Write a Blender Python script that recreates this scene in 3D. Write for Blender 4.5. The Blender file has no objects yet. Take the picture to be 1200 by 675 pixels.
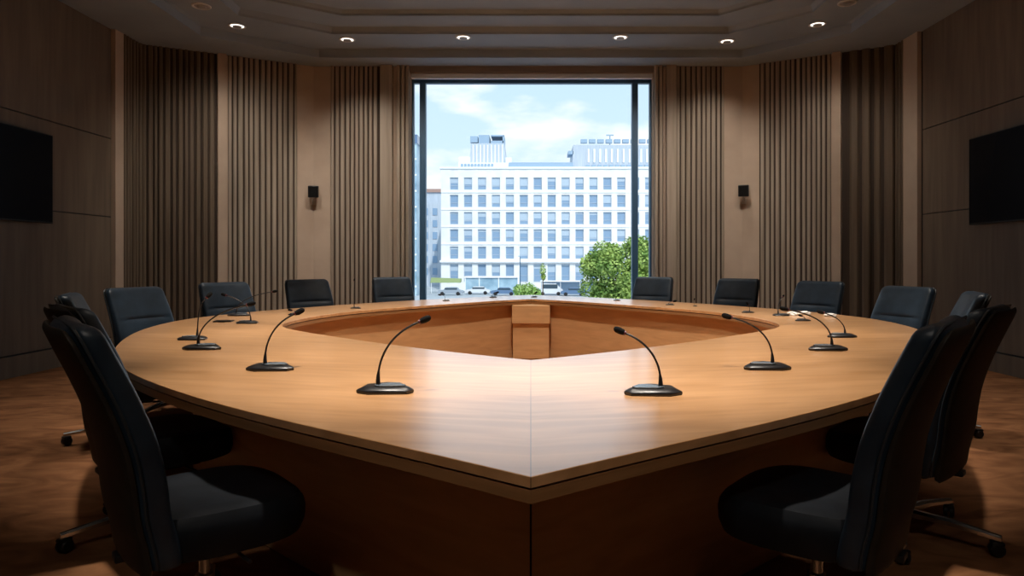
import bpy, bmesh, math, random
from mathutils import Vector, Matrix
random.seed(7)
PI = math.pi
sc = bpy.context.scene
C = sc.collection

# ------------------------------------------------------------------ camera, world, sun, exposure
CX, HZ, F, EYE = 622.0, 305.0, 800.0, 1.25      # measured vanishing point, focal length in px, eye height
cam = bpy.data.cameras.new('camera'); cam.lens = 36*F/1200; cam.sensor_width = 36
cam.shift_x = -(CX-600)/1200; cam.shift_y = -(337.5-HZ)/1200
cam.clip_end = 1000
camo = bpy.data.objects.new('camera', cam); C.objects.link(camo)
camo.location = (0, 0, EYE); camo.rotation_euler = (PI/2, 0, 0); sc.camera = camo
sc.view_settings.view_transform = 'Standard'; sc.view_settings.look = 'None'
sc.view_settings.gamma = 1; sc.view_settings.use_curve_mapping = False
sc.view_settings.exposure = 0.0

SKY_STRENGTH = 1.2
SUN_STRENGTH = 2.75
SPOT_TABLE = 680
SPOT_RING = 75
SPOT_WASH = 300
SPOT_NEAR = 115
SPOT_MID = 620
SPOT_SIDE = 215

w = bpy.data.worlds.new('sky'); sc.world = w; w.use_nodes = True
nt = w.node_tree; nt.nodes.clear()
out = nt.nodes.new('ShaderNodeOutputWorld'); bg = nt.nodes.new('ShaderNodeBackground')
tc = nt.nodes.new('ShaderNodeTexCoord'); sp = nt.nodes.new('ShaderNodeSeparateXYZ')
mr = nt.nodes.new('ShaderNodeMapRange'); mr.inputs[1].default_value = 0.0; mr.inputs[2].default_value = 0.45
cr = nt.nodes.new('ShaderNodeValToRGB')
cr.color_ramp.elements[0].color = (0.72, 0.86, 0.95, 1); cr.color_ramp.elements[1].color = (0.46, 0.68, 0.86, 1)
mp = nt.nodes.new('ShaderNodeMapping'); mp.inputs['Scale'].default_value = (5, 5, 13); mp.inputs['Location'].default_value = (1.3, .2, .5)
nz = nt.nodes.new('ShaderNodeTexNoise'); nz.inputs['Scale'].default_value = 1.5; nz.inputs['Detail'].default_value = 6; nz.inputs['Roughness'].default_value = .5
cl = nt.nodes.new('ShaderNodeValToRGB'); cl.color_ramp.elements[0].position = .47; cl.color_ramp.elements[1].position = .66
mx = nt.nodes.new('ShaderNodeMixRGB'); mx.inputs[2].default_value = (.97, .98, 1.0, 1)
L = nt.links.new
L(tc.outputs['Generated'], sp.inputs[0]); L(sp.outputs['Z'], mr.inputs[0]); L(mr.outputs[0], cr.inputs[0])
L(tc.outputs['Generated'], mp.inputs[0]); L(mp.outputs[0], nz.inputs['Vector']); L(nz.outputs[0], cl.inputs[0])
L(cl.outputs[0], mx.inputs[0]); L(cr.outputs[0], mx.inputs[1]); L(mx.outputs[0], bg.inputs[0])
bg.inputs[1].default_value = SKY_STRENGTH; L(bg.outputs[0], out.inputs[0])

sun = bpy.data.lights.new('sun', 'SUN'); sun.energy = SUN_STRENGTH; sun.angle = .02; sun.color = (1, .95, .88)
suno = bpy.data.objects.new('sun', sun); C.objects.link(suno)
suno.rotation_euler = (math.radians(48), 0, math.radians(14)); suno.location = (0, -20, 40)

# ------------------------------------------------------------------ materials
def mat(name, col, rough=.6, metal=0, spec=.5, coat=0, emit=None, estr=0):
    m = bpy.data.materials.new(name); m.use_nodes = True
    b = m.node_tree.nodes['Principled BSDF']
    b.inputs['Base Color'].default_value = (*col, 1); b.inputs['Roughness'].default_value = rough
    b.inputs['Metallic'].default_value = metal; b.inputs['Specular IOR Level'].default_value = spec
    b.inputs['Coat Weight'].default_value = coat; b.inputs['Coat Roughness'].default_value = .22 if name == 'varnished_beech' else .03
    if emit: b.inputs['Emission Color'].default_value = (*emit, 1); b.inputs['Emission Strength'].default_value = estr
    return m
def noisy(m, c1, c2, scale=(1, 1, 1), nscale=5, detail=4, lo=.35, hi=.65, bump=0, bdist=.002, mirror=False, seam=False, rvar=0, coord='Object', dist=0):
    t = m.node_tree; b = t.nodes['Principled BSDF']; l = t.links.new
    tc = t.nodes.new('ShaderNodeTexCoord'); mp = t.nodes.new('ShaderNodeMapping'); mp.inputs['Scale'].default_value = scale
    n = t.nodes.new('ShaderNodeTexNoise'); n.inputs['Scale'].default_value = nscale; n.inputs['Detail'].default_value = detail
    n.inputs['Distortion'].default_value = dist
    r = t.nodes.new('ShaderNodeValToRGB'); r.color_ramp.elements[0].position = lo; r.color_ramp.elements[1].position = hi
    r.color_ramp.elements[0].color = (*c1, 1); r.color_ramp.elements[1].color = (*c2, 1)
    src = tc.outputs[coord]
    if mirror:
        s = t.nodes.new('ShaderNodeSeparateXYZ'); a = t.nodes.new('ShaderNodeMath'); a.operation = 'ABSOLUTE'
        c = t.nodes.new('ShaderNodeCombineXYZ'); l(src, s.inputs[0]); l(s.outputs[0], a.inputs[0])
        l(a.outputs[0], c.inputs[0]); l(s.outputs[1], c.inputs[1]); l(s.outputs[2], c.inputs[2]); src = c.outputs[0]
        rot = t.nodes.new('ShaderNodeVectorRotate'); rot.rotation_type = 'Z_AXIS'; rot.inputs['Angle'].default_value = math.radians(-12)
        l(src, rot.inputs['Vector']); src = rot.outputs[0]
    l(src, mp.inputs[0]); l(mp.outputs[0], n.inputs['Vector']); l(n.outputs[0], r.inputs[0])
    col = r.outputs[0]
    if seam:
        lt = t.nodes.new('ShaderNodeMath'); lt.operation = 'LESS_THAN'; lt.inputs[1].default_value = .0014; l(a.outputs[0], lt.inputs[0])
        mm = t.nodes.new('ShaderNodeMixRGB'); mm.inputs[2].default_value = (.28, .15, .07, 1); l(lt.outputs[0], mm.inputs[0]); l(col, mm.inputs[1]); col = mm.outputs[0]
    l(col, b.inputs['Base Color'])
    if bump:
        bp = t.nodes.new('ShaderNodeBump'); bp.inputs['Strength'].default_value = bump; bp.inputs['Distance'].default_value = bdist
        l(n.outputs[0], bp.inputs['Height']); l(bp.outputs[0], b.inputs['Normal'])
    if rvar:
        q = t.nodes.new('ShaderNodeMapRange'); base = b.inputs['Roughness'].default_value
        q.inputs[3].default_value = base-rvar; q.inputs[4].default_value = base+rvar; l(n.outputs[0], q.inputs[0]); l(q.outputs[0], b.inputs['Roughness'])
    return m
M = {}
M['top'] = noisy(mat('varnished_beech', (0, 0, 0), .30, spec=.6, coat=1), (.54, .275, .11), (.72, .395, .18), (1.0, 8, 8), 2.0, 7, .32, .68, mirror=True, seam=True, rvar=.03, dist=.6)
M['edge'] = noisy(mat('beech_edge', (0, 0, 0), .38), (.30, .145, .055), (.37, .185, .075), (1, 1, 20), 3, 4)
M['apron'] = noisy(mat('beech_apron', (0, 0, 0), .42), (.58, .325, .145), (.70, .41, .19), (1.2, 1.2, 9), 2.0, 5, .3, .7, dist=.8)
M['groove'] = mat('black_groove', (.008, .007, .006), .7)
M['carpet'] = noisy(mat('brown_carpet', (0, 0, 0), .95, spec=.1), (.15, .062, .026), (.34, .155, .07), (1, 2.2, 1), 2.6, 8, .3, .7, bump=.6, bdist=.01, dist=1.2)
M['veneer'] = noisy(mat('taupe_veneer', (0, 0, 0), .55, spec=.3), (.128, .096, .068), (.168, .128, .093), (6, 6, .5), 2, 5)
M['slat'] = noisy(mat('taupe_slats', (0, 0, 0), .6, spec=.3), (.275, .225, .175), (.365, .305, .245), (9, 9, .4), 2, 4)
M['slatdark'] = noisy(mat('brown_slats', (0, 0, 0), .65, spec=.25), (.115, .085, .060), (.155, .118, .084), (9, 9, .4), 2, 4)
M['slatback'] = mat('slat_backing', (.045, .028, .018), .8)
M['plaster'] = noisy(mat('beige_plaster', (0, 0, 0), .8, spec=.2), (.43, .335, .26), (.47, .37, .29), (1, 1, 1), 3, 4)
M['ceiling'] = noisy(mat('grey_ceiling_paint', (0, 0, 0), .95, spec=.08), (.27, .315, .36), (.30, .345, .39), (1, 1, 1), 1.5, 3)
M['frame'] = mat('dark_blue_window_frame', (.045, .12, .22), .4, .1)
M['cassette'] = mat('blind_cassette', (.66, .72, .78), .4, .1)
M['header'] = mat('taupe_header', (.20, .16, .13), .7)
M['leather'] = noisy(mat('blue_black_leather', (0, 0, 0), .42, spec=.5), (.016, .030, .048), (.026, .046, .070), (1, 1, 1), 9, 6, bump=.25, bdist=.006)
M['leatherseat'] = noisy(mat('black_leather', (0, 0, 0), .5, spec=.25), (.006, .008, .011), (.011, .014, .019), (1, 1, 1), 9, 6, bump=.25, bdist=.006)
M['shell'] = noisy(mat('brown_black_shell', (0, 0, 0), .6, spec=.3), (.022, .017, .012), (.030, .023, .016), (1, 1, 1), 20, 3)
M['piping'] = mat('dark_piping', (.03, .04, .05), .4)
M['chrome'] = mat('chrome', (.55, .56, .58), .22, 1)
M['plastic'] = mat('black_plastic', (.008, .008, .009), .45)
M['mic'] = noisy(mat('black_mic_plastic', (0, 0, 0), .35, spec=.5), (.006, .006, .007), (.011, .011, .013), (1, 1, 1), 60, 2)
M['micpad'] = mat('control_plate_sheen', (.15, .19, .23), .25, .2, spec=.6)  # plate colour lightened to carry a grey-blue reflection
M['foam'] = noisy(mat('black_foam', (0, 0, 0), .9, spec=.1), (.004, .004, .004), (.014, .014, .014), (1, 1, 1), 400, 2, bump=.5, bdist=.001)
M['red'] = mat('dark_red_ring', (.12, .02, .03), .4)
M['screen'] = mat('black_screen', (.001, .003, .009), .25, spec=.04)
M['bezel'] = mat('black_bezel', (.003, .003, .004), .4, spec=.2)
M['paper'] = mat('white_paper', (.75, .74, .72), .8)
M['ring'] = mat('white_trim_ring', (.55, .53, .50), .4)
M['lens'] = mat('lit_lens', (.9, .9, .9), .4, emit=(1, .93, .84), estr=2.2)
M['lensoff'] = mat('unlit_lens', (.35, .33, .31), .4)
M['stone'] = noisy(mat('hazed_stone', (0, 0, 0), .85), (.78, .79, .81), (.86, .87, .88), (1, 1, 1), .6, 4)  # slight bluish distance haze mixed into the stone colour
M['stone2'] = mat('white_stone_ledge', (.88, .89, .91), .8)
M['winglass'] = mat('hazed_facade_glass', (.24, .36, .52), .3, spec=.6)  # pane colour lightened to stand for haze over distance
M['winframe'] = mat('facade_window_frame', (.42, .50, .60), .6)
M['blind'] = mat('pale_blind', (.45, .55, .66), .7)
M['mech'] = mat('blue_grey_metal', (.30, .42, .56), .6)
M['mechpale'] = noisy(mat('pale_cladding', (0, 0, 0), .7), (.40, .47, .56), (.54, .60, .68), (3, 3, .1), 2, 2)
M['teal'] = noisy(mat('tower_glass', (0, 0, 0), .3, spec=.6), (.16, .30, .42), (.48, .66, .78), (.5, .5, .6), .8, 3, .25, .75)
M['brick'] = mat('brown_roof_edge', (.40, .26, .22), .8)
M['asphalt'] = noisy(mat('grey_asphalt', (0, 0, 0), .9), (.38, .42, .46), (.46, .50, .54), (1, 1, 1), .3, 4)
M['leaf'] = noisy(mat('green_leaves', (0, 0, 0), .6, spec=.3), (.13, .25, .05), (.47, .60, .16), (1, 1, 1), 1.1, 5, .35, .65)
M['lime'] = noisy(mat('lime_leaves', (0, 0, 0), .6, spec=.3), (.22, .42, .08), (.45, .62, .20), (1, 1, 1), 1.5, 4)
M['bark'] = mat('bark', (.09, .06, .04), .9)
M['awning'] = mat('yellow_green_awning', (.27, .34, .15), .7)
M['carwhite'] = mat('white_car_paint', (.70, .73, .78), .3, coat=.5)
M['carblue'] = mat('blue_car_paint', (.10, .18, .32), .3, coat=.5)
M['cargrey'] = mat('grey_car_paint', (.30, .35, .42), .3, coat=.5)
M['carglass'] = mat('car_glass', (.04, .07, .10), .15)
M['tyre'] = mat('tyre', (.015, .015, .017), .8)
g = bpy.data.materials.new('window_glass'); g.use_nodes = True; t = g.node_tree; t.nodes.clear()
o_ = t.nodes.new('ShaderNodeOutputMaterial'); mi = t.nodes.new('ShaderNodeMixShader'); tr = t.nodes.new('ShaderNodeBsdfTransparent'); gl = t.nodes.new('ShaderNodeBsdfGlossy')
gl.inputs['Roughness'].default_value = .02; mi.inputs[0].default_value = .008; tr.inputs[0].default_value = (.97, .99, 1, 1)
t.links.new(tr.outputs[0], mi.inputs[1]); t.links.new(gl.outputs[0], mi.inputs[2]); t.links.new(mi.outputs[0], o_.inputs[0]); M['glass'] = g

# ------------------------------------------------------------------ helpers
def link(name, bm, m, parent=None, smooth=False, loc=None, rot=None):
    me = bpy.data.meshes.new(name); bmesh.ops.recalc_face_normals(bm, faces=bm.faces[:]); bm.to_mesh(me); bm.free()
    me.materials.append(m)
    if smooth:
        for p in me.polygons: p.use_smooth = True
        me.set_sharp_from_angle(angle=math.radians(40))
    o = bpy.data.objects.new(name, me); C.objects.link(o)
    if parent: o.parent = parent
    if loc is not None: o.location = loc
    if rot is not None: o.rotation_euler = rot
    return o
def tag(o, label, cat, group=None):
    o['label'] = label; o['category'] = cat
    if group: o['group'] = group
    return o
def struct(name, bm, m, parent=None, **k):
    o = link(name, bm, m, parent, **k)
    if not parent: o['kind'] = 'structure'
    return o
def thing(name, label, cat, loc=(0, 0, 0), rz=0, group=None):
    o = bpy.data.objects.new(name, None); C.objects.link(o); o.location = loc; o.rotation_euler = (0, 0, rz); o.empty_display_size = .1
    return tag(o, label, cat, group)
def copy_tree(o, parent=None):
    c = o.copy(); C.objects.link(c)
    if parent: c.parent = parent
    for ch in list(o.children): copy_tree(ch, c)
    return c
def BM(): return bmesh.new()
def box(bm, x0, x1, y0, y1, z0, z1, mtx=None, bev=0):
    n0 = len(bm.verts)
    v = [bm.verts.new((x, y, z)) for z in (z0, z1) for y in (y0, y1) for x in (x0, x1)]
    fs = []
    for f in ((0, 2, 3, 1), (4, 5, 7, 6), (0, 1, 5, 4), (2, 6, 7, 3), (0, 4, 6, 2), (1, 3, 7, 5)): fs.append(bm.faces.new([v[i] for i in f]))
    if mtx: bmesh.ops.transform(bm, matrix=mtx, verts=v)
    if bev:
        es = list({e for f in fs for e in f.edges}); bmesh.ops.bevel(bm, geom=es, offset=bev, segments=2, affect='EDGES', profile=.5)
    return bm
def loft(bm, rings, cap=True, closed=True):
    R = [[bm.verts.new(p) for p in r] for r in rings]; n = len(R[0])
    for a, b in zip(R, R[1:]):
        for i in range(n if closed else n-1):
            j = (i+1) % n
            bm.faces.new((a[i], a[j], b[j], b[i]))
    if cap: bm.faces.new(R[0][::-1]); bm.faces.new(R[-1])
    return bm
def circ(c, r, n=16, z=None): return [(c[0]+r*math.cos(2*PI*i/n), c[1]+r*math.sin(2*PI*i/n), z) for i in range(n)]
def cyl(bm, x, y, z0, z1, r0, r1=None, n=16):
    return loft(bm, [circ((x, y), r0, n, z0), circ((x, y), r1 if r1 is not None else r0, n, z1)])
def tube(bm, pts, r, n=8):
    pts = [Vector(p) for p in pts]; rings = []
    rs = r if isinstance(r, (list, tuple)) else [r]*len(pts)
    up = None
    for i, p in enumerate(pts):
        d = (pts[min(i+1, len(pts)-1)]-pts[max(i-1, 0)]).normalized()
        if up is None: up = Vector((0, 1, 0)) if abs(d.y) < .9 else Vector((1, 0, 0))
        a = d.cross(up).normalized(); b = d.cross(a).normalized(); up = -b if False else up
        rings.append([p+rs[i]*(math.cos(2*PI*k/n)*a+math.sin(2*PI*k/n)*b) for k in range(n)])
    return loft(bm, rings)
def bez(p0, p1, p2, p3, n=14):
    P = [Vector(p) for p in (p0, p1, p2, p3)]; o = []
    for i in range(n+1):
        t = i/n; o.append((1-t)**3*P[0]+3*(1-t)**2*t*P[1]+3*(1-t)*t*t*P[2]+t**3*P[3])
    return o
def at(px, py, z):      # where the sight line through a measured pixel meets the height z
    Y = (EYE-z)*F/(py-HZ); return Vector(((px-CX)*Y/F, Y, z))
def prism(bm, poly, z0, z1):
    return loft(bm, [[(x, y, z0) for x, y in poly], [(x, y, z1) for x, y in poly]])
def wallray(px, A, B):  # fraction along wall A->B seen at column px
    k = (px-CX)/F; return (k*A[1]-A[0])/((B[0]-A[0])-k*(B[1]-A[1]))

# ------------------------------------------------------------------ room shell
XL, XR, YN, YW, ZC = -5.53, 5.2, -2.2, 10.75, 4.3
CL0, CL1 = (XL, 9.65), (-3.42, YW); CR0, CR1 = (XR, 9.68), (3.33, YW)
struct('floor', box(BM(), XL-.3, XR+.3, YN-.3, YW+.4, -.15, 0), M['carpet'])

def octo(xl, xr, yn, yf, cl, cr, z):
    return [(xl, yn+cl[1], z), (xl+cl[0], yn, z), (xr-cr[0], yn, z), (xr, yn+cr[1], z), (xr, yf-cr[1], z), (xr-cr[0], yf, z), (xl+cl[0], yf, z), (xl, yf-cl[1], z)]
tray = dict(xl=-4.48, xr=4.30, yn=-1.2, yf=10.28)
def lvl(d, z):
    k = d*.42
    return octo(tray['xl']+d, tray['xr']-d, tray['yn']+d, tray['yf']-d, (1.29-k, 1.02-k), (1.12-k, 1.12-k), z)
bm = BM()
loft(bm, [octo(XL-.2, XR+.2, YN-.2, YW+.35, (.01, .01), (.01, .01), ZC), lvl(0, ZC), lvl(0, ZC+.12), lvl(.05, ZC+.13), lvl(.68, ZC+.13), lvl(.68, ZC+.16), lvl(.72, ZC+.22), lvl(1.15, ZC+.22), lvl(1.15, ZC+.25), lvl(1.19, ZC+.29)], cap=False)
bm.faces.new([bm.verts.new(p) for p in lvl(1.19, ZC+.29)])
struct('ceiling', bm, M['ceiling'])

def panel_wall(name, xin, sgn, y0, y1, zs, seams):
    bm = BM(); a, b = sorted((xin+sgn*.02, xin+sgn*.22)); box(bm, a, b, y0, YW+.2 if name != 'x' else y1, 0, ZC+.1)
    a, b = sorted((xin, xin+sgn*.02)); g_ = .007
    ys = [y0]+seams+[y1]
    for z0, z1 in zip(zs, zs[1:]):
        for ya, yb in zip(ys, ys[1:]): box(bm, a, b, ya+g_/2, yb-g_/2, z0+g_, z1-g_)
    o = struct(name, bm, M['veneer']); o.data.materials.append(M['groove'])
    for p in o.data.polygons[:6]: p.material_index = 1
    return o
panel_wall('wall_left', XL, -1, YN-.2, 9.0, [.235, 1.82, 2.85, ZC], [-.4, 3.2, 6.0])
panel_wall('wall_right', XR, 1, YN-.2, 9.06, [.225, 1.86, 2.98, ZC], [-.4, 3.2, 6.0])
for nm, x, s, y1, h in (('baseboard_left', XL, 1, 9.0, .222), ('baseboard_right', XR, -1, 9.06, .212)):
    a, b = sorted((x-s*.01, x+s*.012)); struct(nm, box(BM(), a, b, YN, y1, 0.0, h), M['veneer'])
struct('wall_near', box(BM(), XL, XR, YN-.22, YN, 0, ZC), M['veneer'])
# pilasters on the side walls
struct('trim_1', box(BM(), XL-.01, XL+.05, 9.01, 9.19, 0, ZC), M['plaster'])
struct('trim_2', box(BM(), XR-.05, XR+.01, 9.10, 9.44, 0, ZC), M['plaster'])

def oriented(A, B):     # local x along the wall, local y into the room
    A = Vector((*A, 0)); B = Vector((*B, 0)); d = (B-A).normalized(); n = Vector((-d.y, d.x, 0))
    c = Vector((0, 5, 0))-A
    if n.dot(c) < 0: n = -n
    m = Matrix(((d.x, n.x, 0, A.x), (d.y, n.y, 0, A.y), (0, 0, 1, 0), (0, 0, 0, 1))); return m, (B-A).length
def chamfer_wall(name, A, B):
    m, ln = oriented(A, B); return struct(name, box(BM(), -.02, ln+.02, -.2, 0, 0, ZC+.1, m), M['plaster'])
chamfer_wall('wall_back_left', CL0, CL1); chamfer_wall('wall_back_right', CR0, CR1)
def slats(name, m, a, b, pitch, wid, dep, material, jit=.15, seed=1):
    rnd = random.Random(seed); bm = BM(); box(bm, a, b, 0.0, .012, .01, ZC, m)
    x = a+.004
    while x < b-wid*.6:
        w_ = wid*(1+rnd.uniform(-jit, jit)); x1 = min(x+w_, b); d = dep*(1+rnd.uniform(-jit, jit))
        e = w_*.22
        pts = [(x, .01), (x, d-e), (x+e, d), (x1-e, d), (x1, d-e), (x1, .01)]
        loft(bm, [[tuple(m @ Vector((p[0], p[1], z))) for p in pts] for z in (.01, ZC)])
        x = x1+(pitch-wid)*(1+rnd.uniform(-jit, jit))
    o = struct(name, bm, material)
    o.data.materials.append(M['slatback'])
    for p in o.data.polygons[:6]: p.material_index = 1
    return o
mL, lnL = oriented(CL0, CL1); mR, lnR = oriented(CR0, CR1)
fl = lambda px: wallray(px, CL0, CL1)*lnL
fr = lambda px: wallray(px, CR0, CR1)*lnR
mSL, _ = oriented((XL, 9.2), (XL, 9.63)); mSR, _ = oriented((XR, 9.45), (XR, 9.66))
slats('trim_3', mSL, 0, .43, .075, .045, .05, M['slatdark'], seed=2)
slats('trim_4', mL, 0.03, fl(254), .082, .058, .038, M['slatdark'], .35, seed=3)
struct('trim_5', box(BM(), fl(255), fl(265), 0, .09, 0, ZC, mL), M['plaster'])
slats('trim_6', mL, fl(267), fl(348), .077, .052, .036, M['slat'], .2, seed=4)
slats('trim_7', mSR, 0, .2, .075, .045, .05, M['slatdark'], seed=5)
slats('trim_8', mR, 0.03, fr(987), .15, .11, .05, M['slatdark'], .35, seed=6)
struct('trim_9', box(BM(), fr(986), fr(976), 0, .09, 0, ZC, mR), M['plaster'])
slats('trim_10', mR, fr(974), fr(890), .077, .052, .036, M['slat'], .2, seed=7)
# back wall around the window
WX0, WX1, WZ0, WZ1 = -1.895, 1.925, .30, 4.20
bm = BM()
box(bm, CL1[0]-.03, WX0, YW, YW+.3, 0, ZC+.1); box(bm, WX1, CR1[0]+.03, YW, YW+.3, 0, ZC+.1)
box(bm, WX0, WX1, YW, YW+.3, 0, WZ0); box(bm, WX0, WX1, YW, YW+.3, WZ1, ZC+.1)
struct('wall_back', bm, M['plaster'])
bx = lambda px: (px-CX)*YW/F
mB, _ = oriented((0, YW), (1, YW))
slats('trim_11', mB, bx(388), bx(446), .078, .052, .036, M['slat'], .2, seed=8)
slats('trim_12', mB, bx(792), bx(848), .078, .052, .036, M['slat'], .2, seed=9)
struct('trim_13', box(BM(), bx(447), bx(461), -.0, .10, 0, ZC, mB), M['slat'])
struct('trim_14', box(BM(), bx(780), bx(791), -.0, .10, 0, ZC, mB), M['slat'])
slats('trim_15', mB, bx(465.5), bx(480.5), .07, .055, .08, M['slat'], .1, seed=10)
slats('trim_16', mB, bx(766), bx(777), .07, .055, .08, M['slat'], .1, seed=11)
struct('trim_17', box(BM(), WX0, WX1, -.0, .03, ZC-.10, ZC, mB), M['header'])
# window: frame, mullions, glass, blind cassette
WY = 10.93
wf = BM()
box(wf, WX0, WX1, WY-.04, WY+.05, 4.075, 4.20); box(wf, WX0, WX1, WY-.04, WY+.05, WZ0, WZ0+.09)
box(wf, WX0, WX0+.03, WY-.04, WY+.05, WZ0+.09, 4.075); box(wf, WX1-.03, WX1, WY-.04, WY+.05, WZ0+.09, 4.075)
wfo = struct('window_1', wf, M['frame'])
wx = lambda px: (px-CX)*WY/F
for a, b in ((492.5, 499.5), (740, 747)): link('mullion', box(BM(), wx(a), wx(b), WY-.07, WY+.05, WZ0+.09, 4.075, bev=.006), M['frame'], wfo)
for a, b in ((WX0+.03, wx(492.5)), (wx(499.5), wx(740)), (wx(747), WX1-.03)):
    link('pane', box(BM(), a, b, WY-.004, WY+.004, WZ0+.09, 4.075), M['glass'], wfo)
tag(link('roller_blind_cassette', box(BM(), WX0+.005, WX1-.005, YW+.01, YW+.08, 4.115, 4.195, bev=.012), M['cassette']), 'slim pale blue-grey roller blind cassette along the top of the window', 'blind cassette')

# ------------------------------------------------------------------ table
outer = [(0, 1.575), (-.30, 1.80), (-.574, 1.99), (-.86, 2.20), (-1.216, 2.475), (-1.62, 2.86), (-1.86, 3.12), (-2.06, 3.38), (-2.26, 3.68), (-2.43, 4.0), (-2.62, 4.4), (-2.78, 4.82), (-2.89, 5.26),
         (-2.93, 5.6), (-2.92, 5.9), (-2.86, 6.2), (-2.76, 6.5), (-2.62, 6.82), (-2.37, 7.28), (-1.95, 7.95), (-1.50, 8.5), (-.94, 9.12), (-.40, 9.60), (0, 9.86)]
inner = [(0, 3.42), (-.376, 3.68), (-.82, 4.04), (-1.36, 4.54), (-1.70, 4.90), (-1.86, 5.12), (-1.94, 5.35), (-1.97, 5.6), (-1.95, 5.95), (-1.85, 6.4), (-1.70, 6.75), (-1.45, 7.14), (-.85, 7.92), (-.446, 8.42), (0, 8.80)]
def cr_spline(P, n):
    o = []
    for i in range(len(P)-1):
        p0, p1, p2, p3 = (Vector(P[max(i-1, 0)]), Vector(P[i]), Vector(P[i+1]), Vector(P[min(i+2, len(P)-1)]))
        for k in range(n):
            t = k/n; o.append(.5*((2*p1)+(-p0+p2)*t+(2*p0-5*p1+4*p2-p3)*t*t+(-p0+3*p1-3*p2+p3)*t**3))
    o.append(Vector(P[-1])); return o
def relax(P, it=12):
    P = [p.copy() for p in P]
    for _ in range(it):
        Q = [p.copy() for p in P]
        for i in range(1, len(P)-1): Q[i] = (P[i-1]+2*P[i]+P[i+1])/4
        P = Q
    return P
def resample(P, n):
    d = [0]
    for a, b in zip(P, P[1:]): d.append(d[-1]+(b-a).length)
    o = []; j = 0
    for i in range(n+1):
        s = d[-1]*i/n
        while j < len(P)-2 and d[j+1] < s: j += 1
        o.append(P[j].lerp(P[j+1], (s-d[j])/max(d[j+1]-d[j], 1e-9)))
    return o
N = 72
O = resample(relax(cr_spline(outer, 6), 30), N); I = resample(relax(cr_spline(inner, 8), 10), N)
def offset(P, d):       # towards the inside of the outline by d (mitred at the two points)
    o = []
    for i, p in enumerate(P):
        a = P[max(i-1, 0)]; b = P[min(i+1, len(P)-1)]
        if i in (0, len(P)-1):
            q = P[1] if i == 0 else P[-2]; e = (q-p).normalized(); s = abs(e.x)
            o.append(Vector((0, p.y+(d/max(s, .2))*(1 if i == 0 else -1)))); continue
        t = (b-a).normalized(); n = Vector((t.y, -t.x))
        if n.x < 0 and abs(n.x) > .2 and False: n = -n
        o.append(p+n*d)
    # keep the left half on its own side
    return [Vector((min(p.x, 0), p.y)) for p in o]
def full(P): return [(p.x, p.y) for p in P]+[(-p.x, p.y) for p in P[-2:0:-1]]
tbl = thing('conference_table', 'large pointed oval beech conference table with an open centre, on the brown carpet', 'table', (0, 5.7, 0))
def slab(name, oo, ii, z0, z1, m, ch=0):
    a = full(oo); b = full(ii); bm = BM()
    rings = []
    def r(P, z): return [(x, y-5.7, z) for x, y in P]
    seq = [r(a, z0), r(a, z1-ch), r(full(offset(oo, ch)) if ch else a, z1), r(full(offset(ii, -ch)) if ch else b, z1), r(b, z1-ch), r(b, z0)]
    R = [[bm.verts.new(p) for p in q] for q in seq]; n = len(R[0])
    for k in range(len(R)):
        p, q = R[k], R[(k+1) % len(R)]
        for i in range(n):
            j = (i+1) % n
            try: bm.faces.new((p[i], p[j], q[j], q[i]))
            except ValueError: pass
    bmesh.ops.remove_doubles(bm, verts=bm.verts[:], dist=1e-5)
    return link(name, bm, m, tbl, smooth=True)
slab('tabletop', O, I, .724, .75, M['top'], .0015)
slab('shadow_gap', offset(O, .014), offset(I, -.012), .717, .7245, M['groove'])
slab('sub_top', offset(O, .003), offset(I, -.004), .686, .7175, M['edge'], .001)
slab('outer_apron', offset(O, .40), offset(O, .43), 0.01, .688, M['apron'])
slab('inner_apron', offset(I, -.07), offset(I, -.10), 0.01, .688, M['apron'])
link('apron_joint', box(BM(), -.003, .003, offset(O, .40)[0].y-5.7-.006, offset(O, .40)[0].y-5.7+.02, .01, .686), M['groove'], tbl)
ay = offset(I, -.07)[-1].y-5.7
cb = BM(); box(cb, -.235, .24, ay-.34, ay-.06, .455, .684, bev=.004); link('corner_box', cb, M['apron'], tbl)
cb = BM(); box(cb, -.225, .23, ay-.315, ay-.06, .01, .452, bev=.004); link('corner_post', cb, M['apron'], tbl)

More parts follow.
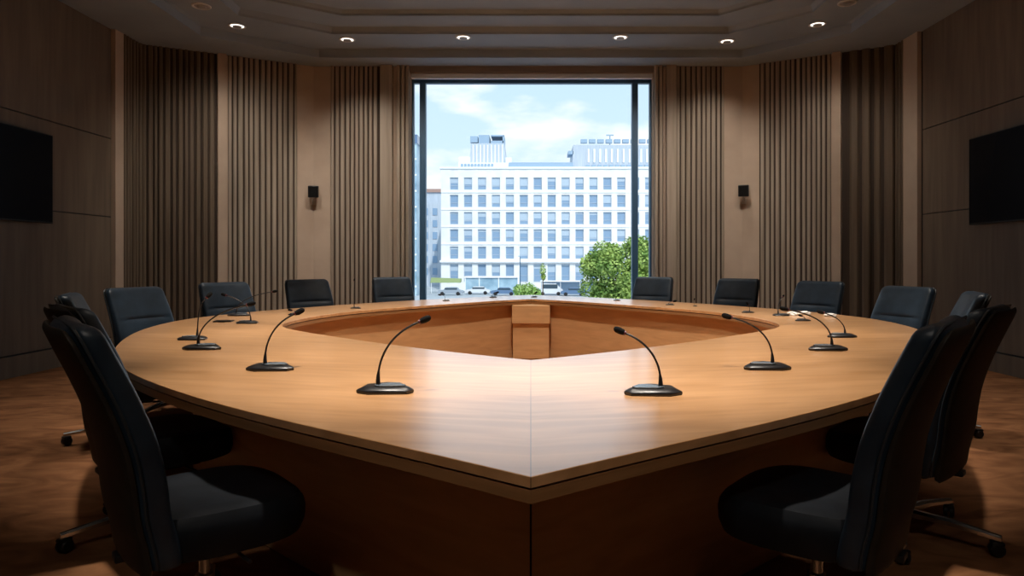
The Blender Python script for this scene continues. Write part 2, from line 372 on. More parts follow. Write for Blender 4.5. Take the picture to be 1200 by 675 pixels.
# ------------------------------------------------------------------ chairs
def sup(n, k, a, b, cx=0, cy=0):
    o = []
    for i in range(k):
        th = 2*PI*i/k; c, s = math.cos(th), math.sin(th)
        o.append((cx+a*math.copysign(abs(c)**(2/n), c), cy+b*math.copysign(abs(s)**(2/n), s)))
    return o
PROF = [(.29, -.20), (.37, -.21), (.46, -.235), (.56, -.245), (.66, -.262), (.76, -.292), (.86, -.332), (.95, -.372), (1.03, -.405)]
def prof(z):
    for (z0, y0), (z1, y1) in zip(PROF, PROF[1:]):
        if z <= z1 or z1 == PROF[-1][0]:
            u = (z-z0)/(z1-z0); return y0+(y1-y0)*u
def sm(z): return (prof(z-.03 if z > .33 else .29)+prof(min(z+.03, 1.03))+prof(z))/3
def back_rings(z0, z1, W, T, yoff, rc, K=40, nz=46, crease=True):
    rings = []
    for i in range(nz+1):
        u = i/nz; u = u if u < .8 else .8+.2*math.sin((u-.8)/.2*PI/2)
        z = z0+(z1-z0)*u
        hw = W*(.47+.03*math.sin(PI*min(max((z-z0)/(z1-z0), 0), 1)))
        dt = z1-z
        if dt < rc: hw -= rc-math.sqrt(max(rc*rc-(rc-dt)**2, 0))
        db = z-z0
        if db < rc*.6: q = rc*.6; hw -= q-math.sqrt(max(q*q-(q-db)**2, 0))
        th = T*(1-.25*(z-z0)/(z1-z0))
        if dt < .03: th *= max(math.sqrt(max(1-((.03-dt)/.03)**2, 0)), .12)
        if db < .03: th *= max(math.sqrt(max(1-((.03-db)/.03)**2, 0)), .12)
        r = []
        for x, y in sup(4.2, K, max(hw, .01), th/2):
            front = y > 0
            cy = .4*x*x
            fy = y
            fk = min(max(y/(th/2), 0), 1)**3*max(1-(abs(x)/max(hw, .01))**8, 0)
            if front and crease:
                fy -= fk*.010*math.exp(-((z-.77)/.010)**2)
                fy += fk*.005*math.sin(PI*min(max((z-.77)/.24, 0), 1))
            r.append((x, sm(z)+yoff+cy+fy, z))
        rings.append(r)
    return rings
def chair_proto():
    root = bpy.data.objects.new('office_chair', None); C.objects.link(root); root.empty_display_size = .1
    link('backrest', loft(BM(), back_rings(.30, 1.025, .54, .115, .02, .045)), M['leather'], root, smooth=True)
    link('back_shell', loft(BM(), back_rings(.29, 1.015, .525, .035, -.030, .05, crease=False)), M['shell'], root, smooth=True)
    pb = BM()
    L_, R_ = [], []
    for r in back_rings(.305, 1.023, .545, .1, -.012, .045, crease=False)[1:-1:2]:
        xs = sorted(r, key=lambda p: p[0]); L_.append(xs[0]); R_.append(xs[-1])
    tube(pb, L_+R_[::-1], .0045, 6); link('piping', pb, M['piping'], root, smooth=True)
    # seat cushion
    bm = BM(); rings = []
    for z, s in ((.312, .70), (.302, .86), (.312, .95), (.345, .995), (.395, 1.0), (.418, .98), (.432, .93), (.438, .82), (.439, .6), (.435, .3)):
        rg = []
        for x, y in sup(3.0, 44, .265*s, .265*s):
            zz = z - (.02*max(y/.265, 0)**3 if z > .38 else 0) + (.012*(abs(x)/.265)**2 if z > .42 else 0)
            rg.append((x*(1+.04*y/.265), y+.03, zz))
        rings.append(rg)
    link('seat', loft(bm, rings), M['leatherseat'], root, smooth=True)
    bm = BM(); box(bm, -.12, .12, -.14, .14, .265, .315, bev=.01); box(bm, -.03, .03, -.26, -.1, .28, .305, bev=.006); link('tilt_mechanism', bm, M['plastic'], root)
    bm = BM(); tube(bm, [(.1, .05, .29), (.2, .05, .285), (.27, .06, .28)], .006, 8); link('height_lever', bm, M['plastic'], root, smooth=True)
    bm = BM(); cyl(bm, 0, 0, .20, .33, .017); cyl(bm, 0, 0, .09, .22, .027); link('gas_lift', bm, M['chrome'], root, smooth=True)
    bm = BM(); loft(bm, [circ((0, 0), .035, 20, .075), circ((0, 0), .05, 20, .085), circ((0, 0), .05, 20, .115), circ((0, 0), .032, 20, .13)]); link('base_hub', bm, M['chrome'], root, smooth=True)
    for k in range(5):
        a = -PI/2+2*PI*k/5+PI/5; ca, sa = math.cos(a), math.sin(a)
        m = Matrix.Rotation(a, 4, 'Z'); bm = BM()
        rings = [[m @ Vector((x, y*wd, z+dz*.5*th_)) for y, dz in ((-1, -1), (-1, .3), (-.5, 1), (.5, 1), (1, .3), (1, -1))] for x, z, wd, th_ in ((.03, .10, .024, .034), (.2, .098, .018, .026), (.395, .078, .014, .020))]
        lg = link('leg', loft(bm, rings), M['chrome'], root, smooth=True)
        bm = BM(); cm = Matrix.Translation((ca*.385, sa*.385, 0)) @ Matrix.Rotation(a+.5, 4, 'Z')
        for s in (-1, 1):
            rg = [[cm @ Vector((.029*r_*math.cos(2*PI*i/16)-.008, s*yy, .030+.029*r_*math.sin(2*PI*i/16))) for i in range(16)] for yy, r_ in ((.005, 1), (.018, 1), (.024, .8))]
            loft(bm, rg)
        box(bm, -.022, .014, -.006, .006, .03, .062, cm); box(bm, -.03, .018, -.022, .022, .048, .064, cm, bev=.006)
        link('caster', bm, M['plastic'], lg, smooth=True)
    return root
proto = chair_proto()
def setc(o, c, head, lift, label, turn=0):
    for ch in o.children:
        if ch.name.split('.')[0] == 'leg': ch.rotation_euler.z = turn
    o.location = (c[0], c[1], 0)
    for ch in o.children:
        if ch.name.split('.')[0] not in ('leg', 'base_hub', 'gas_lift'): ch.location.z = lift
    o.rotation_euler = (0, 0, math.radians(head)-PI/2); o.scale = (1, 1, 1)
    tag(o, label, 'chair', 'high-back leather swivel chairs around the conference table')
S_ = 'blue-black leather swivel chair '
chairs = [
 ((-1.075, 2.25), 40, S_+'nearest the camera at left, its seat reaching under the table edge'),
 ((-1.73, 3.19), 46, S_+'on the left, directly behind the nearest left chair'),
 ((-2.79, 4.77), 26, S_+'on the left, third from camera, mostly hidden behind others'),
 ((-2.96, 5.55), -20, S_+'on the left, before the pale pilaster beside the dark slats'),
 ((-2.84, 6.75), -36, S_+'back left, before the narrow pale pillar between slatted panels'),
 ((-2.39, 7.75), -48, S_+'back left, below the left wall speaker'),
 ((-1.68, 8.80), -60, S_+'far end, immediately left of the window'),
 ((.945, 2.25), 141, S_+'nearest the camera at right, its seat reaching under the table edge'),
 ((1.70, 3.15), 136, S_+'on the right, directly behind the nearest right chair'),
 ((2.80, 4.95), 158, S_+'on the right, narrow-looking back against the veneer wall'),
 ((2.90, 5.75), 198, S_+'on the right, in front of the pale pilaster'),
 ((2.82, 7.10), 217, S_+'back right, in front of the narrow pale pillar'),
 ((2.33, 8.15), 229, S_+'back right, below the right wall speaker'),
 ((1.48, 8.85), 240, S_+'far end, overlapping the right edge of the window'),
]
for i, (c, h, lb) in enumerate(chairs):
    o = proto if i == 0 else copy_tree(proto)
    setc(o, c, h, .05 if i in (0, 7) else (.03 if i in (1, 8) else 0), lb, math.radians(36) if i in (1, 2, 8, 9, 10) else 0)

# ------------------------------------------------------------------ microphones
TZ = .75
def mic(px, py, s, dx, dz, label, wid=.215, rz=0, dy=0.06, bend=.35, cat='microphone', hd=1.0):
    p = at(px, py, TZ)
    t = thing('gooseneck_microphone', label, cat, (p.x, p.y, TZ), rz, 'gooseneck microphones on the conference table')
    w2 = wid/2; d2 = wid*.30
    # base: low five-sided wedge with a raised ridge, stem end at -s
    pl = [(-w2, -d2*.5), (-w2*.55, -d2), (w2*.80, -d2*.85), (w2, -d2*.35), (w2*.50, d2*.85), (-w2*.1, d2), (-w2*.9, d2*.45)]
    pl = [(x*s, y) for x, y in pl]
    bm = BM()
    def rr(k, z, tilt=0): return [(x*k, y*k, z+tilt*(y/d2)) for x, y in pl]
    loft(bm, [rr(.97, 0), rr(1.0, .004), rr(1.0, wid*.055), rr(.95, wid*.075, .0005), rr(.80, wid*.115, .003)])
    link('base', bm, M['mic'], t, smooth=True)
    bm = BM(); q = wid*.115
    prism(bm, [(x*.55+s*w2*.16, y*.58) for x, y in pl], q-.002, q+.0040); link('control_plate', bm, M['micpad'], t)
    x0 = -s*w2*.30
    P = bez((x0, 0, q), (x0-s*.006, 0, q+dz*.50), (x0+s*abs(dx)*bend, dy*.4, q+dz*.85), (x0+dx, dy, q+dz), 18)
    k = wid/.215
    bm = BM(); r = [.0098*k]*1+[.0085*k, .007*k]+[.0042*k]*(len(P)-3); tube(bm, P, r, 10); link('gooseneck', bm, M['mic'], t, smooth=True)
    d = (P[-1]-P[-3]).normalized(); e = P[-1]
    bm = BM(); tube(bm, [e-d*.004, e, e+d*.010*hd, e+d*.022*hd, e+d*.036*hd, e+d*.044*hd, e+d*.048*hd], [x*hd for x in (.005, .0085, .0115, .0130, .0125, .009, .003)], 14)
    h = link('microphone_head', bm, M['foam'], t, smooth=True)
    bm = BM(); tube(bm, [e-d*.003, e+d*.002], .0092*hd, 14); link('collar_ring', bm, M['red'], h, smooth=True)
    return t
G = 'black gooseneck microphone '
mic(453, 459, 1, .148, .235, G+'nearest on the left half, leaning right toward the table centre')
mic(319, 433, 1, .115, .225, G+'second on the left half, tip in front of the opening corner')
mic(239, 409, 1, .25, .22, G+'third on the left half, long arm sweeping right across a chair back')
mic(226, 398, -1, .03, .24, G+'at the far left edge, base partly hidden behind the third left one', wid=.18, bend=.1)
mic(290, 379, -1, -.22, .20, G+'back left, arched over to the left above its base', wid=.17)
mic(281, 370, 1, .30, .19, G+'back left, flat dark base, thin arm reaching right before the slats', wid=.20)
mic(345, 369, -1, -.03, .03, 'small folded-down black microphone with glossy base by the left inner corner', wid=.11, dy=-.02, hd=.8)
mic(417, 361.5, 1, .0, .27, G+'standing straight and thin in front of the slats left of the window', wid=.11, dy=0, hd=.6)
mic(523, 352.5, 1, -.05, .06, 'small curled black microphone at the table edge left part of the window view', wid=.09, dy=0, hd=.8)
mic(578, 348.5, 1, .05, .05, 'small low black microphone at the far end, left of the table point', wid=.10, dy=0, hd=.9)
mic(626, 348.2, 1, .02, .04, 'tiny low black microphone at the far point of the table', wid=.09, dy=0, hd=.9)
mic(764, 461, -1, -.125, .195, G+'nearest on the right half, leaning left toward the table centre')
mic(897, 432, -1, -.17, .205, G+'second on the right half, arm arching left over the opening corner', bend=.25)
mic(968, 410, -1, -.22, .195, G+'third on the right half, tall arm bending left', bend=.25)
mic(985, 395, -1, -.11, .13, G+'at the right, short arm, base just behind the third right one', wid=.19)
mic(915, 370, 1, .06, .15, G+'back right, upright thin arm beside the crumpled white papers', wid=.15, hd=.7)
mic(940, 376, -1, -.02, .025, 'low folded black microphone in front of the crumpled white papers', wid=.13, dy=0, hd=.7)
mic(876, 366.5, -1, -.01, .06, 'small brown-black low microphone beyond the right inner corner', wid=.12, dy=0, hd=.7)
mic(785, 357.5, 1, .05, .03, 'small low black microphone right of the window on the far arc', wid=.10, dy=0, hd=.9)
mic(814.5, 359, 1, .0, .06, 'tiny upright black microphone stub on the far right arc', wid=.05, dy=0, hd=.5)
mic(723, 352.2, 1, .0, .25, G+'thin and straight against the green tree outside', wid=.09, dy=0, hd=.6)
# flat slab, papers
p = at(262, 377, TZ); m = Matrix.Translation(p) @ Matrix.Rotation(.15, 4, 'Z'); bm = BM(); box(bm, -.07, .07, -.05, .05, 0, .010, m, bev=.003)
tag(link('mobile_phone', bm, M['bezel']), 'thin black slab like a phone lying flat on the back left of the table', 'phone')
def crumple(px, py, r, label, seed):
    p = at(px, py, TZ); rnd = random.Random(seed); bm = BM(); bmesh.ops.create_icosphere(bm, subdivisions=3, radius=1)
    for v in bm.verts:
        k = 1+rnd.uniform(-.22, .22); v.co = Vector((v.co.x*k*r*1.6, v.co.y*k*r, max(v.co.z*k, -.55)*r*.55+r*.55*.55))
    tag(link('crumpled_paper', bm, M['paper'], loc=p), label, 'paper', 'crumpled white papers on the back right of the table')
crumple(931, 369.5, .042, 'crumpled white paper lying left between the small back right microphones', 3)
crumple(943, 368.5, .036, 'crumpled white paper lying second, just right of the larger crumple', 4)
crumple(973, 371, .034, 'small white crumpled paper alone at the back right, before the arched short microphone', 5)

# ------------------------------------------------------------------ televisions, wall speakers
def tv(x, s, y0, y1, z0, z1, label):
    t = thing('television', label, 'television', (x, (y0+y1)/2, (z0+z1)/2)); W, H = (y1-y0)/2, (z1-z0)/2
    a, b = sorted((s*.05, s*.10)); bm = BM(); box(bm, a, b, -W, W, -H, H, bev=.006); link('housing', bm, M['bezel'], t)
    a, b = sorted((s*.0995, s*.1025)); bm = BM(); box(bm, a, b, -W+.012, W-.012, -H+.018, H-.012); link('screen', bm, M['screen'], t)
    a, b = sorted((0, s*.05)); bm = BM(); box(bm, a, b, -.3, .3, -.2, .2); link('wall_bracket', bm, M['bezel'], t)
tv(XL, 1, 6.02, 7.76, 1.665, 2.665, 'large black wall television on the left veneer wall')
tv(XR, -1, 6.22, 7.95, 1.66, 2.66, 'large black wall television on the right veneer wall')
def speaker(px, py, A, B, label, rz):
    f_ = wallray(px, A, B); X = A[0]+(B[0]-A[0])*f_; Y = A[1]+(B[1]-A[1])*f_; z = EYE+(HZ-py)*Y/F
    t = thing('wall_speaker', label, 'speaker', (X, Y, z), rz, 'small black wall speakers')
    m = Matrix.Translation((0, -.16, 0)) @ Matrix.Rotation(.12, 4, 'X')
    bm = BM(); box(bm, -.078, .078, -.075, .065, -.085, .095, m, bev=.012); link('cabinet', bm, M['plastic'], t)
    bm = BM(); box(bm, -.068, .068, -.079, -.074, -.075, .085, m); link('grille', bm, M['foam'], t)
    bm = BM(); tube(bm, [(0, -.13, -.07), (0, -.10, -.13), (0, -.02, -.15), (0, 0, -.15)], .011, 8); box(bm, -.035, .035, -.02, -.001, -.19, -.10); link('bracket', bm, M['ring'], t, smooth=True)
speaker(368, 226, CL1, (0, YW), 'small black speaker on the plain wall strip left of the window', .25)
speaker(872, 225, CR1, CR0, 'small black speaker on the plain wall strip right of the window', -.35)

# ------------------------------------------------------------------ downlights
def downlight(x, y, z, label, energy, on=True, cone=100, color=(1, .90, .79), blend=.6, r=.115, tilt=(0, 0)):
    t = thing('ceiling_downlight', label, 'ceiling light', (x, y, z), 0, 'round recessed ceiling downlights')
    bm = BM(); n = 28
    loft(bm, [circ((0, 0), a*r, n, b) for a, b in ((1.0, 0), (1.0, -.008), (.93, -.014), (.80, -.012), (.74, 0))], cap=False); link('trim_ring', bm, M['ring'], t, smooth=True)
    bm = BM(); loft(bm, [circ((0, 0), .76*r, n, -.001), circ((0, 0), .74*r, n, -.006), circ((0, 0), .5*r, n, -.010), circ((0, 0), .46*r, n, -.001)]); link('lens', bm, M['lens'] if on else M['lensoff'], t, smooth=True)
    bm = BM(); loft(bm, [circ((0, 0), .5*r, n, 0), circ((0, 0), .5*r, n, -.022), circ((0, 0), .42*r, n, -.026)]); link('baffle', bm, M['lensoff'], t, smooth=True)
    if on:
        l = bpy.data.lights.new('downlight_lamp', 'SPOT'); l.energy = energy; l.color = color; l.spot_size = math.radians(cone); l.spot_blend = blend; l.shadow_soft_size = r*.8
        o = bpy.data.objects.new('downlight_lamp', l); C.objects.link(o); o.parent = t; o.location = (0, 0, -.05); o.rotation_euler = (tilt[0], tilt[1], 0)
zt = ZC+.13
D = 'round recessed ceiling downlight '
for px, py, on, lb in ((278, 30, 1, D+'lit, above the left slatted panel'), (407, 46, 1, D+'above the slats left of the window'), (543, 43.5, 1, D+'lit, above the left part of the window'),
                       (727, 43.5, 1, D+'lit, above the right part of the window'), (852, 48, 1, D+'dim, above the slats right of the window'), (958, 28, 1, D+'lit, above the right slatted panel'),
                       (236, 7, 0, D+'unlit, near the top edge at left'), (993, 3, 0, D+'unlit, near the top edge at right')):
    Y = (zt-EYE)*F/(HZ-py); X = (px-CX)*Y/F
    downlight(X, Y, zt, lb, SPOT_RING*(.5 if px in (278, 958) else 1), bool(on), 92, blend=1, tilt=(.28, .2 if px == 278 else (-.2 if px == 958 else 0)))
HI = D+'added unseen, high over the table, outside the top of the view'
for x, y, cone, k in ((-1.0, 7.9, 40, .85), (1.0, 7.9, 40, .85), (-2.1, 6.75, 40, .95), (2.1, 6.75, 40, .95), (-2.3, 5.4, 38, 1), (2.3, 5.4, 38, 1), (-1.65, 4.3, 36, 1.15), (1.65, 4.3, 36, 1.15),
                      (-.82, 3.05, 34, 1.45), (.82, 3.05, 34, 1.45), (0, 2.45, 32, .8)):
    downlight(x, y, ZC+.29, HI, SPOT_TABLE*k, True, cone, blend=1)  # unseen lamps put in to light the tabletop
for x, y, tx, ty, k in ((-2.0, 8.1, .62, .02, 1), (2.0, 8.1, .62, -.02, 1), (-3.2, 7.9, .60, .38, .75), (3.2, 7.9, .60, -.38, .75)):
    downlight(x, y, ZC+.29, HI, SPOT_WASH*k, True, 84, blend=1, tilt=(tx, ty))  # unseen tilted lamps added to wash the back walls
for y in (5.0, 6.8): downlight(0, y, ZC+.29, HI, SPOT_MID, True, 82, blend=.8)  # unseen lamps added over the opening to brighten the inner apron
for x in (-.9, .9): downlight(x, -.75, zt, D+'added unseen at the near end of the room, behind the camera', SPOT_NEAR, True, 58, blend=1, tilt=(.42, 0))  # unseen lamps added to lift the front apron and chair backs
for x in (-3.75, 3.75):
    for y in (4.6, 6.8): downlight(x, y, zt, D+'added unseen over the side aisle, outside the top of the view', SPOT_SIDE, True, 52, blend=1)  # unseen lamps added to brighten the carpet beside the table

# ------------------------------------------------------------------ outside
GZ = -5.0
struct('ground', box(BM(), -120, 120, 11.6, 400, GZ-.2, GZ), M['asphalt'])
def P2(px, py, Y): return ((px-CX)*Y/F, EYE+(HZ-py)*Y/F)
BY = 142.0
bld = thing('office_building', 'long pale stone office building with rows of blue windows across the street', 'building', (6, BY, GZ))
def bb(bm, px0, px1, py0, py1, y0, y1):
    (xa, za), (xb, zb) = P2(px0, py1, BY), P2(px1, py0, BY); box(bm, xa-6, xb-6, y0, y1, za-GZ, zb-GZ)
bm = BM(); bb(bm, 517, 791, 197, 341, 0.3, 22); link('wall', bm, M['stone'], bld)
# piers and spandrels stand proud so the windows sit in recesses
bm = BM(); cols = [532.3+16.3*k for k in range(16)]; rows = [215.3, 235.6, 255.8, 276.0, 296.2]; ROWG = 319.5
prev = 517
for c in cols+[None]:
    x1 = (c-4.8) if c else 791
    bb(bm, prev, x1, 197, 341, -.25, .32)
    if c: prev = c+4.8
link('pier_wall', bm, M['stone'], bld)
bm = BM(); edges = [197]+[e for r_ in rows for e in (r_-7.2, r_+7.2)]+[ROWG-10, ROWG+11, 341]
for a, b in zip(edges[::2], edges[1::2]): bb(bm, 517, 791, a, b, -.2, .32)
link('spandrel_wall', bm, M['stone'], bld)
bm = BM()
for r_ in rows: bb(bm, 517, 791, r_+9.2, r_+10.6, -.38, .2)
bb(bm, 515.5, 792.5, 195.8, 198, -.5, 1); bb(bm, 516, 792, 305, 307.5, -.9, .2); link('cornice', bm, M['stone2'], bld)
wb = BM(); wbar = .10
def winmesh(h):
    bm = BM(); W = .84
    for a in (-W, W-wbar): box(bm, a, a+wbar, -.05, .05, -h, h)
    for z in (-h, h-wbar, -h*.35): box(bm, -W+wbar, W-wbar, -.05, .05, z, z+wbar)
    return bm
rnd = random.Random(5)
wp = pp = bp_ = None
def facade_window(px, py, h, first):
    x, z = P2(px, py, BY); loc = (x-6, .12, z-GZ)
    if first is None:
        f_ = link('window', winmesh(h), M['winframe'], bld); p_ = link('pane', box(BM(), -.8, .8, .03, .06, -h, h), M['winglass'], f_)
        b_ = link('blind', box(BM(), -.74, .74, -.01, .02, -.5, 0), M['blind'], f_); b_.location = (0, 0, h-.08)
    else:
        f_ = first.copy(); C.objects.link(f_)
        for ch in first.children: c = ch.copy(); C.objects.link(c); c.parent = f_
    f_.location = loc
    for ch in f_.children:
        if ch.name.startswith('blind'): ch.scale = (1, 1, max(rnd.uniform(-.6, 3.8), .3))
    return f_
first = None
for r_ in rows:
    for c in cols:
        o = facade_window(c, r_, 1.27, first); first = first or o
fg = None
for c in cols:
    o = facade_window(c, ROWG, 1.9, fg); fg = fg or o
# roof structures of the building
def trap(bm, px0, px1, qx0, qx1, py0, py1, y0, y1):   # top px0..px1 at py0, bottom qx0..qx1 at py1
    (ta, tz), (tb, _), (ba, bz), (b2, _) = P2(px0, py0, BY), P2(px1, py0, BY), P2(qx0, py1, BY), P2(qx1, py1, BY)
    loft(bm, [[(ba-6, y0, bz-GZ), (b2-6, y0, bz-GZ), (b2-6, y1, bz-GZ), (ba-6, y1, bz-GZ)], [(ta-6, y0, tz-GZ), (tb-6, y0, tz-GZ), (tb-6, y1, tz-GZ), (ta-6, y1, tz-GZ)]])
bm = BM(); trap(bm, 550, 590, 548, 593, 164, 190, 4, 12); trap(bm, 673, 791, 671, 791, 167, 196, 3, 14); link('penthouse', bm, M['mechpale'], bld)
bm = BM(); bb(bm, 536, 598, 189, 197, 2, 14); bb(bm, 536, 549, 181, 189, 3, 6); bb(bm, 592, 599, 182, 189, 3, 6)
for i in range(9): bb(bm, 552+i*4.4, 553.2+i*4.4, 166, 188, 3.8, 4)
for i in range(14): bb(bm, 690+i*7, 692+i*7, 172, 188, 2.8, 3)
link('roof_cladding', bm, M['stone2'], bld)
bm = BM(); bb(bm, 549, 558, 155.5, 163, 4, 10); bb(bm, 559, 572, 154, 164, 4, 10); bb(bm, 574, 590, 154, 155.5, 4, 10); bb(bm, 588, 590, 155, 164, 4, 10); bb(bm, 574, 589, 161, 164, 4, 10)
bb(bm, 596, 672, 189.5, 196.5, 1, 6); bb(bm, 667, 673, 174, 178, 3, 8)
for i in range(11): bb(bm, 682+i*10, 689.5+i*10, 160, 164.5, 3, 4)
for i in range(10): bb(bm, 539+i*4, 541.6+i*4, 190.5, 196.5, 1.7, 2.0)
for i in range(15): bb(bm, 688+i*7, 692.5+i*7, 191, 196, 2.6, 3.0)
link('roof_plant', bm, M['mech'], bld)
bm = BM(); x, z = P2(718, 154, BY); tube(bm, [(x-6, 5, z-GZ-3), (x-6, 5, z-GZ)], .12, 6); box(bm, x-6-.8, x-6+.8, 4.9, 5.1, z-GZ, z-GZ+.25); link('antenna', bm, M['mech'], bld)
# left neighbours
t = thing('glass_tower', 'tall blue glass tower at the left edge of the window view', 'building', (-24, 120, GZ))
TYY = 120.0; zt_ = EYE+(HZ-168)*TYY/F-GZ; xr_ = (488-CX)*TYY/F+24
bm = BM(); box(bm, -9, xr_, 0, 8, 0, zt_); link('wall', bm, M['teal'], t)
bm = BM(); box(bm, -9.3, xr_+.2, -.3, 8.3, zt_, zt_+1.5); link('roof_band', bm, M['carblue'], t)
bm = BM()
for k in range(9): box(bm, -9, xr_+.05, -.12, 0, 1.5+k*2.8, 1.8+k*2.8)
link('floor_bands', bm, M['stone2'], t)
t = thing('stepped_building', 'grey stepped building with a brown roof edge left of the pale office building', 'building', (-22, 165, GZ))
QY = 165.0
def qb(bm, px0, px1, py0, py1, y0, y1):
    xa, xb = (px0-CX)*QY/F+22, (px1-CX)*QY/F+22; za, zb = EYE+(HZ-py1)*QY/F-GZ, EYE+(HZ-py0)*QY/F-GZ; box(bm, xa, xb, y0, y1, max(za, 0), zb)
bm = BM(); qb(bm, 478, 524, 238, 345, 0, 12); qb(bm, 478, 524, 224, 238, 3, 12); link('wall', bm, M['mechpale'], t)
bm = BM(); qb(bm, 478, 524, 220, 224, 2.6, 12.4); link('roof_edge', bm, M['brick'], t)
for i in range(3):
    for j in range(6): bm = BM(); qb(bm, 485+i*11, 490.5+i*11, 244+j*14, 252+j*14, -.15, .1); link('window', bm, M['winglass'], t)

def leaves(name, blobs, n, size, m, parent, seed):
    rnd = random.Random(seed); bm = BM()
    for _ in range(n):
        c, r = rnd.choice(blobs); c = Vector(c)
        d = Vector((rnd.gauss(0, 1), rnd.gauss(0, 1), rnd.gauss(0, 1))).normalized(); p = c+Vector((d.x*r[0], d.y*r[1], d.z*r[2]))*rnd.uniform(.6, 1.05)
        a = Vector((rnd.gauss(0, 1), rnd.gauss(0, 1), rnd.gauss(0, .6))).normalized(); b = a.cross(d+Vector((.01, .3, .1))).normalized(); s = size*rnd.uniform(.6, 1.3)
        bm.faces.new([bm.verts.new(p+q) for q in (a*s, b*s*.55, -a*s, -b*s*.55)])
    return link(name, bm, m, parent)
t = thing('street_tree', 'full round green tree outside the right part of the window', 'tree', (6.9, 50, GZ))
rnd = random.Random(11); blobs = [((0, 0, 4.7), (2.5, 2.3, 2.7))]*9+[((.3, 0, 3.6), (2.7, 2.2, 1.7))]*5
for k in range(30):
    a = rnd.uniform(0, 2*PI); e = rnd.uniform(-.75, 1.2); rr_ = 2.3
    blobs.append(((rr_*math.cos(a)*math.cos(e)*1.08, rr_*math.sin(a)*math.cos(e), 4.7+2.75*math.sin(e)), (1.05, 1.0, .85)))
leaves('crown', blobs, 24000, .13, M['leaf'], t, 4)
bm = BM(); tube(bm, [(0, 0, 0), (.05, 0, 1.5), (0, .05, 3), (.05, 0, 5)], [.26, .2, .17, .1], 10)
for a in range(5): tube(bm, [(0, 0, 2.6), (math.cos(a*1.26)*.8, math.sin(a*1.26)*.8, 4), (math.cos(a*1.26)*1.5, math.sin(a*1.26)*1.5, 5.4)], [.1, .07, .03], 6)
link('trunk', bm, M['bark'], t, smooth=True)
t = thing('street_bush', 'lime green rounded bush by the street below the office building', 'bush', (-.75, 108, GZ))
leaves('foliage', [((-1, 0, 1.5), (1.1, .9, 1.0)), ((.3, 0, 1.6), (1.3, 1, 1.1)), ((1.4, 0, 1.2), (1, .9, .8)), ((0, 0, .7), (2, 1, .6))], 2600, .16, M['lime'], t, 6)
t = thing('slender_tree', 'slender small street tree with a thin crown before the office facade', 'tree', (2.1, 118, GZ))
leaves('crown', [((0, 0, 4.6), (.55, .55, 1.2)), ((.1, 0, 3.4), (.4, .4, .6))], 700, .14, M['leaf'], t, 8)
bm = BM(); tube(bm, [(0, 0, 0), (0, 0, 4)], [.1, .06], 8); link('trunk', bm, M['bark'], t, smooth=True)
t = thing('street_lamp', 'thin dark street lamp post before the pale office facade', 'street lamp', ((609.5-CX)*120/F, 120, GZ))
bm = BM(); tube(bm, [(0, 0, 0), (0, 0, 5.6), (0, 0, 6.9)], [.11, .08, .06], 8); link('pole', bm, M['frame'], t, smooth=True)
bm = BM(); box(bm, -.35, .35, -.12, .12, 6.9, 7.05); link('lamp_head', bm, M['mech'], t)
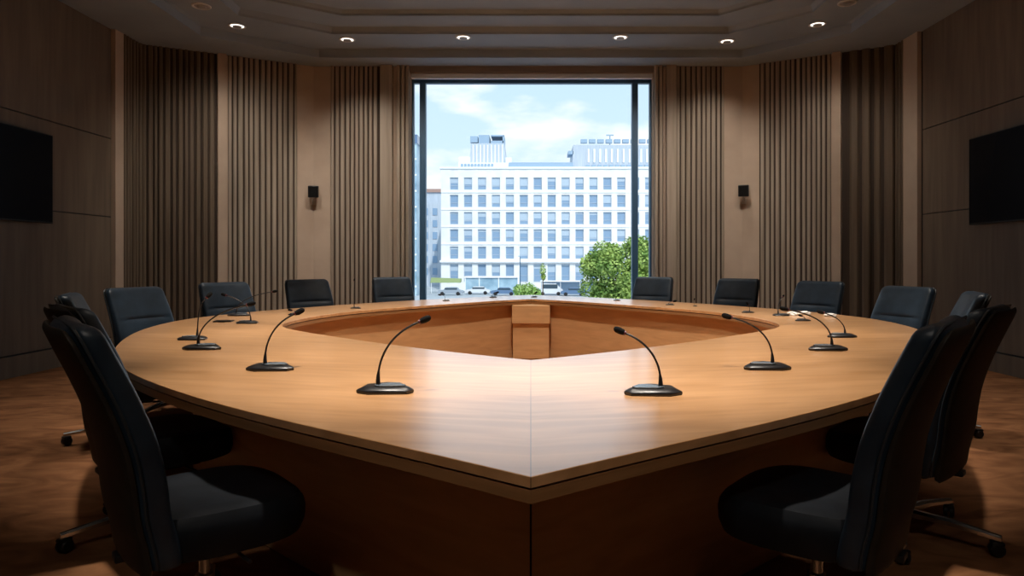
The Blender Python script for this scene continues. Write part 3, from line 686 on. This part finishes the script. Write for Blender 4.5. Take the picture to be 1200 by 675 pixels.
# shop awning and glass canopy
t = thing('shop_awning', 'yellow-green sloping awning at the left below the stepped building', 'awning', ((520-CX)*130/F, 130, GZ))
bm = BM(); loft(bm, [[(-2.4, -1.2, 2.0), (3.3, -1.2, 2.0), (3.3, 1, 2.1), (-2.4, 1, 2.1)], [(-2.4, -.2, 2.9), (3.3, -.2, 2.7), (3.3, 1, 2.75), (-2.4, 1, 2.95)]]); link('canopy', bm, M['awning'], t)
for x in (-2.2, -.5, 1.3, 3.1): link('post', cyl(BM(), x, -1.1, 0, 2.05, .06), M['stone2'], t)
t = thing('bus_shelter', 'long low street shelter with pale flat roof and glass walls before the building', 'shelter', ((668-CX)*126/F, 126, GZ))
bm = BM(); box(bm, -5.5, 5.5, -1, 1, 2.3, 2.5); link('roof', bm, M['stone2'], t)
bm = BM(); box(bm, -5.3, 5.3, .8, .86, .3, 2.25); link('glass_wall', bm, M['mech'], t)
for x in (-5.2, -1.8, 1.8, 5.2): link('post', cyl(BM(), x, -.8, 0, 2.3, .06), M['stone2'], t)
t = thing('glass_kiosk', 'long low glazed kiosk with pale flat roof at the left of the street', 'kiosk', ((575-CX)*132/F, 132, GZ))
bm = BM(); box(bm, -5, 5.5, -1.5, 2, 2.9, 3.15); link('roof', bm, M['stone2'], t)
bm = BM(); box(bm, -4.8, 5.3, -1.2, 1.8, .2, 2.9); link('glass_wall', bm, M['teal'], t)
for x in (-4.8, -2.1, 1.6, 5.3): link('post', box(BM(), x-.08, x+.08, -1.4, -1.2, 0, 2.9), M['stone2'], t)
def car(px, Y, m, label, van=False):
    t = thing('car', label, 'car', ((px-CX)*Y/F, Y, GZ), 0, 'cars on the street below')
    h = 1.0 if not van else 1.2; top = 1.45 if not van else 2.1
    sec = [(-2.2, .35), (-2.25, .75), (-2.0, h-.1), (-1.2, h), (-.75, top) if not van else (-1.5, top), (1.0, top), (1.6 if not van else 1.9, h), (2.15, h-.1), (2.25, .7), (2.2, .35)]
    bm = BM(); loft(bm, [[(x, y*k, z) for x, z in sec] for y, k in ((-.85, 1), (.85, 1))]); link('body', bm, m, t)
    bm = BM(); box(bm, -.95 if not van else -1.35, 1.25, -.87, .87, h+.02, top-.12); link('windows', bm, M['carglass'], t)
    for x in (-1.4, 1.4):
        for y in (-.80, .80):
            bm = BM(); loft(bm, [[(x+.33*math.cos(2*PI*i/16), y+d, .33+.33*math.sin(2*PI*i/16)) for i in range(16)] for d in (-.11, .11)]); link('wheel', bm, M['tyre'], t)
for a in ((528, 122, M['cargrey'], 'grey car at the left by the awning, seen through the window'), (560, 125, M['carwhite'], 'white car left of the middle of the street outside'),
          (590, 121, M['carblue'], 'dark blue car just left of the lime bush'), (645, 122, M['carwhite'], 'white van right of the lime bush', True), (672, 120, M['carblue'], 'blue car close to the left side of the big tree')):
    car(*a)
